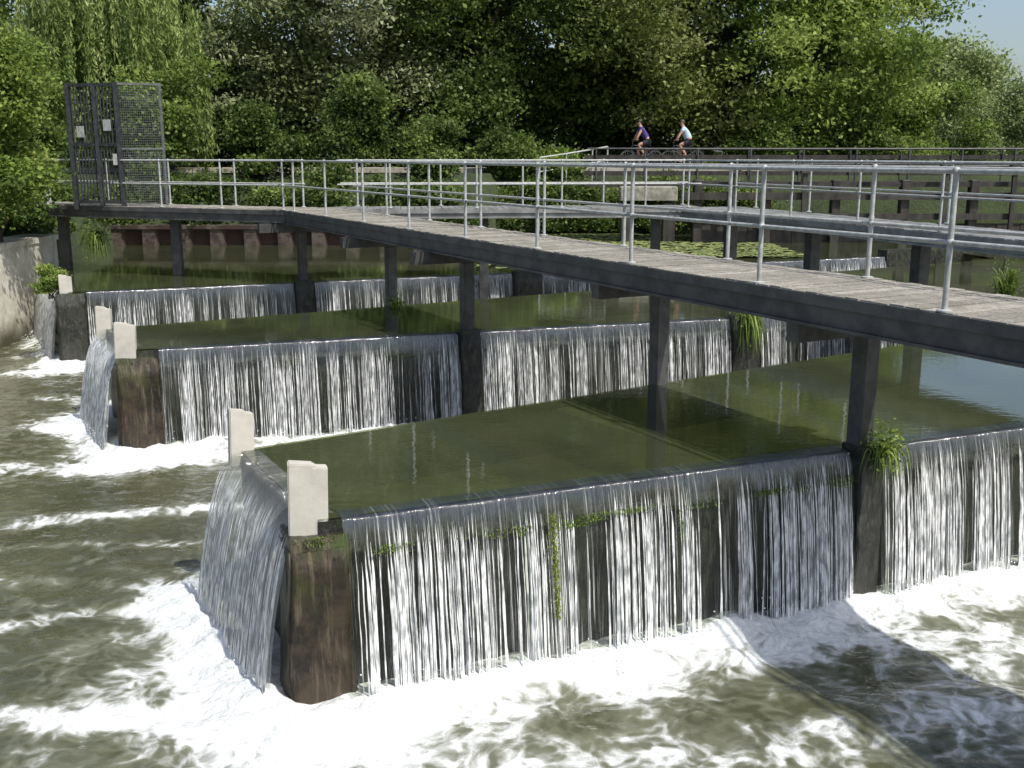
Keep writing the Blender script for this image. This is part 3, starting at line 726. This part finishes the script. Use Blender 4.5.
def willow(name,label,x,y,z,h,w,seed,group=None,n=420,per=85):
    rs = np.random.default_rng(seed); root = empty(name,(x,y,z),label,'tree',group)
    an = rs.random(n)*2*math.pi; rr = np.sqrt(rs.random(n))*w/2
    an = np.round(an*9)/9+rs.normal(0,.05,n)
    top = h*(1-.35*(rr/(w/2))**2)*rs.uniform(.7,1.0,n); ln = rs.uniform(.35,.95,n)*top
    tt = rs.random((n,per)); 
    px = (rr*np.cos(an))[:,None]*(1+.12*tt)+rs.normal(0,.07,(n,per)); py = (rr*np.sin(an))[:,None]*(1+.12*tt)+rs.normal(0,.07,(n,per))
    pz = top[:,None]-ln[:,None]*tt
    tone = np.clip(rs.normal(.48,.24,n),0,1)[:,None]+rs.normal(0,.07,(n,per))
    pos = np.stack([px,py,pz],-1).reshape(-1,3)
    mb = MB(); limbs(mb,(0,0,-.2),h,rs,.3,[(q[0],q[1],q[2]) for q in np.stack([rr[:9]*np.cos(an[:9]),rr[:9]*np.sin(an[:9]),top[:9]],-1)]); mb.build('trunk',M['bark'],root,True,local=True)
    link(leaf_mesh(pos,tone.ravel(),.28,.22,rs,.1,np.array([0,0,-1.]),.25),'crown',L['willow'],root)
GZ0 = 3.75
willow('willow_tree','yellow green weeping willow behind the barred gate',-15.0,41,3.4,9.6,6.6,41,None,460,115)
tree('bush','big leafy bush hanging over the left bank wall in front of the walkway','bush',-12.45,25.6,2.42,4.8,3.0,'bright',None,20,320,130,.12,.10,1,2.2,.5,False)
tree('bush','leafy bush on the left bank just behind the walkway end','bush',-14.0,29.4,2.3,5.4,3.6,'mid',None,14,210,120,.15,.0,21,3.2,.5,False)
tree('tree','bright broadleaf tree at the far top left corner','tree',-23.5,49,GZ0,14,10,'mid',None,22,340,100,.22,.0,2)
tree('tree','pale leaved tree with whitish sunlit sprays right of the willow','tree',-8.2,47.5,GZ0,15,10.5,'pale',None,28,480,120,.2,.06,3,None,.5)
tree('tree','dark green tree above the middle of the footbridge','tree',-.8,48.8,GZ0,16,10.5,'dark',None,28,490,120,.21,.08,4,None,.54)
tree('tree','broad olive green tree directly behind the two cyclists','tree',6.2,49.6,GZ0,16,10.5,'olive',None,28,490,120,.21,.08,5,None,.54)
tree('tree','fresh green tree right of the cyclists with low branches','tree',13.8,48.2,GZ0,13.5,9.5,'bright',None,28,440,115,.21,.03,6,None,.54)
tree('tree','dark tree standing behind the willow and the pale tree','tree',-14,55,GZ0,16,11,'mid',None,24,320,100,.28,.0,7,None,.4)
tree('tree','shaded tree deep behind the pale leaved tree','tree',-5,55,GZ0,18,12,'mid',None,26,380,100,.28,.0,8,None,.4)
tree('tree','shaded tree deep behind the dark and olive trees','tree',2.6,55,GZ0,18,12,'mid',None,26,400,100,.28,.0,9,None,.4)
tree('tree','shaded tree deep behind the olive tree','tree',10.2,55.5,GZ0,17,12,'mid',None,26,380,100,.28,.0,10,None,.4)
tree('tree','tall pointed tree between the fresh green tree and the sky gap','tree',17.6,60,GZ0,11.4,8.2,'bright',None,20,280,100,.24,.0,11)
tree('tree','rounded light green tree on the right under the sky','tree',28,70,GZ0,7.6,11,'far',None,18,280,100,.26,.0,12,None,.5)
tree('tree','hazy tree crown at the far right edge under the sky','tree',40,88,GZ0,8.0,14,'far',None,16,240,100,.32,.0,13,None,.45)
tree('tree','hazy distant tree between the right hand trees','tree',29,95,GZ0,9.5,12,'far',None,14,220,100,.34,.0,14,None,.4)
for q,(x,y,hh_,ww,lf,lab) in enumerate([
    (18.6,48,4.2,5.5,'bright','light green bush right of the fresh green tree'),
    (22.6,49,4.0,5.5,'far','pale green bush behind the sluice railings near the right edge'),
    (26.5,51,4.4,6.5,'far','round green bush at the right picture edge behind the sluice'),
    (10.4,46.0,2.0,3.6,'mid','low bush on the far path right of the cyclists'),
    (-2.9,38.6,2.2,3.0,'dark','broad low shrub on the far bank behind the bridge rails'),
    (-5.6,38.4,3.0,2.8,'dark','dark green shrub on the far bank left of the broad low shrub'),
    (-.3,40.3,1.6,2.4,'dark','small shrub right of the broad low shrub on the far bank'),
    (-12.0,38.2,4.0,4.0,'mid','mid green bush between gate and pale leaved tree'),
    (-8.8,37.8,2.4,3.4,'dark','dark low bush on the far bank under the pale leaved tree'),
    (-15.6,33.8,4.0,4.2,'mid','bush on the left bank beyond the gate'),
    (14.5,45.6,2.8,5,'mid','low bush under the fresh green tree'),
    (1.7,40.4,1.0,1.4,'bright','leafy clump beside the sloping handrail')]):
    zz = GZ0-.15 if y > 38.5 else (1.75+(y-34.7)*.66 if y > 35 else 3.0)
    tree('bush',lab,'bush',x,y,zz,hh_,ww,lf,None,10,120,95,.15,.0,40+q,2.8 if y<44 and y>37 and x<0 else 2.0,.32 if (x < 1 and x > -10) else .42,False)
for q in range(11):
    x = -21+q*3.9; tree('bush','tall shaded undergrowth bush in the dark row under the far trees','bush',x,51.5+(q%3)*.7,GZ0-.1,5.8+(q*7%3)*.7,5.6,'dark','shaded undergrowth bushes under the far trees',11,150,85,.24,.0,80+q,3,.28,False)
for q in range(7):
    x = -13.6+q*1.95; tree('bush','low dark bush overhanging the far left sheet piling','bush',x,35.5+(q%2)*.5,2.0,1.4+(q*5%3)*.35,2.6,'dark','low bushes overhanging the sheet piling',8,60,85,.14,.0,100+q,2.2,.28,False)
for q in range(7):
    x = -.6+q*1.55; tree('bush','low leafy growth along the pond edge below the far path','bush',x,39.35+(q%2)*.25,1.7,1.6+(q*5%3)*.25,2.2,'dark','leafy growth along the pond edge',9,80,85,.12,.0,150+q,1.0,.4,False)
tree('plant','compact leafy clump on the corner pier by the left bank wall','plant',-10.0,22.7,1.5,.66,.7,'bright',None,9,90,60,.055,.0,131,.6,.5,False)

def tuft(name,label,cat,x,y,z,h,n,leaf,seed,hang=.3,spread=.25,wd=.012,out=(0,0)):
    rs = np.random.default_rng(seed); root = empty(name,(x,y,z),label,cat)
    V = []; Q = []; T = []
    for q in range(n):
        a_ = rs.random()*6.28; hh_ = h*rs.uniform(.5,1.1); sp = spread*rs.uniform(.2,1.2); dx, dy = math.cos(a_)*sp+out[0]*rs.random(), math.sin(a_)*sp+out[1]*rs.random()
        bx, by = rs.normal(0,.06,2); tn = rs.uniform(.1,.9); sx, sy = -math.sin(a_)*wd, math.cos(a_)*wd
        for s in range(6):
            t_ = s/5; px = bx+dx*t_**1.2; py = by+dy*t_**1.2; pz = hh_*(t_-hang*2.2*t_**3); ww = (1-t_**2)*1.0+.08
            V += [(px-sx*ww,py-sy*ww,pz),(px+sx*ww,py+sy*ww,pz)]; T += [tn,tn]
            if s: k_ = len(V); Q.append((k_-4,k_-3,k_-1,k_-2))
    me = quads_mesh(V,Q); at = me.attributes.new('tone','FLOAT','POINT'); at.data.foreach_set('value',np.array(T,np.float32))
    link(me,'blades',L[leaf],root)
    n2 = n*5; pos = rs.normal(0,1,(n2,3))*np.array([spread*.45,spread*.45,h*.32])+np.array([out[0]*.4,out[1]*.4,h*.15])
    link(leaf_mesh(pos,rs.random(n2),.05,.5,rs),'leaves',L[leaf],root)
    return root
q = b+fd1*s1+fo1*.16+fd1*.12
tuft('grass_tuft','green grass tuft growing at the foot of the nearest bridge column','plant',q[0],q[1],CZ+.0,.32,110,'bright',1,.85,.20,.009,(.05,-.15))
q = f+fd2*10.4+fo2*.15
tuft('plant','trailing leafy plant on the pier of the middle weir','plant',q[0],q[1],CZ-.0,.5,150,'bright',2,1.0,.30,.014,(.05,-.2))
tuft('reed_clump','tall reed clump standing in water behind the near bridge rails','plant',9.9,20.9,CZ,1.1,120,'mid',4,.2,.35,.016)
tuft('fern','fern clump hanging from the walkway arm under the gate','plant',*(B+fd_l*5.8+nl*.2),2.4,.7,160,'mid',5,.8,.4,.016)
q = col_pts[3]; tuft('fern','small green weed beside the fourth bridge column','plant',q[0]+.12,q[1]-.2,CZ+.02,.3,60,'bright',6,.6,.15,.012)
# moss and weed hanging on the nearest wall (part of the weir)
def moss(parent, p, ev, ow, spots, seed, leaf='bright', nm='moss'):
    rs = np.random.default_rng(seed); o = rootloc(parent); P = []
    for sp in spots:
        s, z0, ln, wd, n = sp[:5]; ex = sp[5] if len(sp) > 5 else 0
        t_ = rs.random(n)**(1.3 if not ex else 1.); 
        u_ = s+rs.normal(0,1,n)*wd*(1-.6*t_); zz = z0-ln*t_; of = .05+ex+.215*np.sqrt(np.maximum(0,1.58-zz))+rs.normal(0,.012,n)
        P.append(np.stack([p[0]+ev[0]*u_+ow[0]*of, p[1]+ev[1]*u_+ow[1]*of, zz],-1))
    P = np.concatenate(P)-o
    tag(link(leaf_mesh(P,rs.uniform(.05,.8,len(P)),.024,.4,rs,0,np.array([0,0,-1.]),.4),nm,L[leaf],parent), kind='stuff')
rm = np.random.default_rng(5)
lip_ = [(s_, 1.35+rm.normal(0,.015), rm.uniform(.04,.11), rm.uniform(.06,.22), int(rm.integers(60,150)), .012) for s_ in rm.uniform(.3,5.2,18)]
moss(w1,b,fd1,fo1,lip_+[(3.3,1.28,.3,.02,110),(-.05,1.48,.06,.12,160)],61,'bright')
moss(w1,b,fd1,fo1,[(2.0,1.42,.92,.030,900,.05)],63,'algae','algae_streak')
moss(w2,f,fd2,fo2,[(9.0,1.3,.4,.06,120),(6.4,1.35,.3,.06,80),(2.2,1.32,.12,.2,90),(4.0,1.32,.1,.2,90)],62,'mid')
# lily pads
mb = MB(); rl = np.random.default_rng(9); cnt = 0
while cnt < 3600:
    x = rl.uniform(-.9,8.4); y = rl.uniform(27.2,39.0)
    if y > 34.8 and x > 5.5: continue
    if x > 4.2 and y < 29.2+.12*x: continue
    if float(fbm(np.array(x*.45),np.array(y*.45),33)) < .33: continue
    r = rl.uniform(.10,.22); a0 = rl.random()*6.28; z = CZ+.006+cnt*1.2e-5
    vs = [(x,y,z)]+[(x+r*math.cos(a0+.25+i*5.78/8),y+r*math.sin(a0+.25+i*5.78/8),z+rl.uniform(0,.03)) for i in range(9)]
    mb.add(vs,[(0,i,i+1) for i in range(1,9)]); cnt += 1
tag(mb.build('lily_pads',M['lily']), 'mat of yellow green lily pads floating on the pond behind the bridge','lily pads',kind='stuff')

# ---------------------------------------------------------------- cyclists
def bicycle(x,y,z,rz,label,paint):
    r = empty('bicycle',(x,y,z),label,'bicycle',None,rz)
    T = lambda nm,segs,m,par=r: (lambda mb:( [mb.tube(p_,q_,rr,8) for p_,q_,rr in segs], mb.build(nm,m,par,True,local=True))[1])(MB())
    bb=(-.06,0,.29); st=(-.2,0,.78); hd=(.36,0,.86); hb=(.41,0,.66)
    fr = T('frame',[(bb,st,.017),(st,hd,.016),(bb,hb,.02),(hd,hb,.02)]+[(bb,(-.52,s,.34),.011) for s in (.06,-.06)]+[(st,(-.52,s,.34),.010) for s in (.06,-.06)],paint)
    T('fork',[(hb,(.44,s,.6),.012) for s in (.05,-.05)]+[((.44,s,.6),(.54,s,.34),.011) for s in (.05,-.05)],paint)
    T('handlebar',[(hd,(.35,0,1.04),.014),((.35,-.28,1.05),(.35,.28,1.05),.014),((.35,.28,1.05),(.22,.3,1.04),.017),((.35,-.28,1.05),(.22,-.3,1.04),.017)],M['darksteel'])
    mb = MB(); mb.tube(st,(-.23,0,.93),.014); mb.ball((-.25,0,.96),(.14,.08,.035),12,8); mb.ball((-.12,0,.96),(.1,.03,.025),10,6); mb.build('saddle',M['tyre'],r,True,local=True)
    T('crank',[((-.06,-.09,.29),(.04,-.09,.16),.012),((-.06,.09,.29),(-.16,.09,.42),.012),((-.06,-.09,.29),(-.06,.09,.29),.02),((.04,-.17,.16),(.04,-.08,.16),.018),((-.16,.08,.42),(-.16,.17,.42),.018)],M['darksteel'])
    for cx in (-.52,.54):
        mb = MB(); mb.torus((cx,0,.34),.315,.022,n=28); w = mb.build('wheel',M['tyre'],r,True,local=True)
        mb = MB(); mb.torus((cx,0,.34),.29,.01,n=28,m=5); mb.build('rim',M['galv'],w,True,local=True)
        mb = MB(); mb.tube((cx,-.05,.34),(cx,.05,.34),.022)
        for q in range(16):
            a_ = q*math.pi/8; mb.tube((cx,.02*(-1)**q,.34),(cx+.29*math.cos(a_),0,.34+.29*math.sin(a_)),.003,4)
        mb.build('spokes',M['galv'],w,local=True)
def skin(name, nodes, edges, rad, m, parent=None, extra=None, sub=2):
    me = bpy.data.meshes.new(name); me.from_pydata(nodes, edges, []); o = bpy.data.objects.new('tmp', me); COL.objects.link(o)
    md = o.modifiers.new('s','SKIN'); md.use_smooth_shade = True
    for i_v, r_ in enumerate(rad):
        sv = me.skin_vertices[0].data[i_v]; sv.radius = r_ if hasattr(r_,'__len__') else (r_,r_); sv.use_root = (i_v == 0)
    o.modifiers.new('u','SUBSURF').levels = sub
    dg = bpy.context.evaluated_depsgraph_get(); ev = o.evaluated_get(dg); nm = bpy.data.meshes.new_from_object(ev)
    bpy.data.objects.remove(o)
    if extra:
        bm = bmesh.new(); bm.from_mesh(nm); t_ = bpy.data.meshes.new('t'); t_.from_pydata(extra.v,[],extra.f); bm.from_mesh(t_); bm.to_mesh(nm); bm.free()
    nm.materials.clear()
    return link(nm,name,m,parent,True)
def rider(x,y,z,rz,label,shirt,hair,bulk=1.,lean=0.):
    S_ = [(-.21,0,1.0),(-.17,0,1.16),(-.08+lean,0,1.33),(.0+lean,0,1.47),(.04+lean,0,1.565),(.075+lean,0,1.65),(.09+lean,0,1.76),
         (-.0+lean,.17,1.47),(.16,.25,1.25),(.25,.29,1.09),(-.0+lean,-.17,1.47),(.16,-.25,1.25),(.25,-.29,1.09),
         (-.2,.09,.97),(.16,.11,.86),(-.11,.12,.48),(.04,.12,.45),(-.2,-.09,.97),(.14,-.11,.66),(.0,-.12,.24),(.15,-.12,.2)]
    E_ = [(0,1),(1,2),(2,3),(3,4),(4,5),(5,6),(3,7),(7,8),(8,9),(3,10),(10,11),(11,12),(0,13),(13,14),(14,15),(15,16),(0,17),(17,18),(18,19),(19,20)]
    Rr = [.13,.125,.13,.12,.055,.088,.07,.068,.046,.032,.068,.046,.032,.098,.066,.042,.04,.098,.066,.042,.04]
    Rr = [q*bulk if i_ in (0,1,2,3) else q for i_,q in enumerate(Rr)]
    ex = MB()
    for s in (1,-1):
        for kf in range(4):
            cx = .25+.022*kf-.035; ln = (.85,1,.95,.75)[kf]
            ex.chain([(cx,s*.29,1.085),(cx,s*.335,1.07),(cx,s*.335*1.0,1.03+.01*(1-ln)),(cx,s*.295,1.018)],[.011,.010,.009,.007],6)
        ex.chain([(.235,s*.28,1.09),(.26,s*.262,1.06),(.275,s*.275,1.03)],[.012,.010,.008],6)
    hx = .09+lean
    ex.chain([(hx+.075,0,1.70),(hx+.108,0,1.675),(hx+.085,0,1.665)],[.010,.015,.010],6)
    for s in (1,-1): ex.ball((hx-.005,s*.088,1.69),(.02,.008,.032),8,6)
    pr = skin('person',S_,E_,Rr,M['skin'],None,ex); pr.location = (x,y,z); pr.rotation_euler = (0,0,rz)
    tag(pr,label,'person')
    skin('shirt',[S_[0],S_[1],S_[2],S_[3],(.02+lean,0,1.52),S_[7],(.09,.215,1.35),S_[10],(.09,-.215,1.35)],[(0,1),(1,2),(2,3),(3,4),(3,5),(5,6),(3,7),(7,8)],
         [.14*bulk,.142*bulk,.145*bulk,.135*bulk,.075,.085,.07,.085,.07],shirt,pr)
    skin('shorts',[(-.21,0,1.0),(-.2,.09,.97),(.03,.105,.90),(-.2,-.09,.97),(.0,-.105,.78)],[(0,1),(1,2),(0,3),(3,4)],[.135,.112,.09,.112,.09],M['navy'],pr)
    mb = MB(); mb.ball((hx-.028,0,1.735),(.098,.09,.088),14,9); mb.ball((hx-.075,0,1.68),(.05,.07,.075),10,7); mb.build('hair',hair,pr,True,local=True)
    for s in (1,-1):
        mb = MB(); mb.ball((hx+.078,s*.032,1.712),(.010,.013,.009),8,6); mb.build('eye',M['navy'],pr,True,local=True)
        mb = MB(); q = S_[16] if s > 0 else S_[20]; mb.ball((q[0]-.04,q[1],q[2]-.01),(.13,.05,.055),10,7); mb.build('shoe',M['tyre'],pr,True,local=True)
bicycle(4.98,41.3,PZ,R(184),'dark bicycle under the rider in purple',M['bikered'])
rider(4.98,41.3,PZ,R(184),'cyclist in a purple top riding left behind the railings',M['purple'],M['hair'],.9,.04)
bicycle(6.6,41.5,PZ,R(176),'dark bicycle under the rider in pale blue',M['darksteel'])
rider(6.6,41.5,PZ,R(176),'cyclist in a pale blue shirt riding behind the purple one',M['paleblue'],M['greyhair'],1.12)

# ---------------------------------------------------------------- light, sky, camera
EL = 56
S = Vector((.64,-.62,0)).normalized()*math.cos(R(EL)); S.z = math.sin(R(EL))
ld = bpy.data.lights.new('sun','SUN'); ld.energy = 5.0; ld.angle = R(.8); ld.color = (1,.96,.89)
lo = bpy.data.objects.new('sun',ld); COL.objects.link(lo); lo.rotation_euler = S.to_track_quat('Z','Y').to_euler()
wd_ = bpy.data.worlds.new('World'); SC.world = wd_; wd_.use_nodes = True; nt = wd_.node_tree; nt.nodes.clear()
sk = nt.nodes.new('ShaderNodeTexSky'); sk.sky_type = 'NISHITA'; sk.sun_disc = False; sk.sun_elevation = R(EL); sk.sun_rotation = math.atan2(S.x,S.y); sk.dust_density = 2.5
bg = nt.nodes.new('ShaderNodeBackground'); bg.inputs[1].default_value = .15
ou = nt.nodes.new('ShaderNodeOutputWorld'); nt.links.new(sk.outputs[0],bg.inputs[0]); nt.links.new(bg.outputs[0],ou.inputs[0])
cd = bpy.data.cameras.new('camera'); cam = bpy.data.objects.new('camera',cd); COL.objects.link(cam)
cam.location = (0,0,H); cam.rotation_euler = (R(90-12.3),0,0); cd.sensor_width = 36; cd.lens = 36.9; cd.clip_end = 2000; cd.clip_start = .05
SC.camera = cam
SC.view_settings.view_transform = 'Standard'; SC.view_settings.look = 'None'; SC.view_settings.exposure = 0
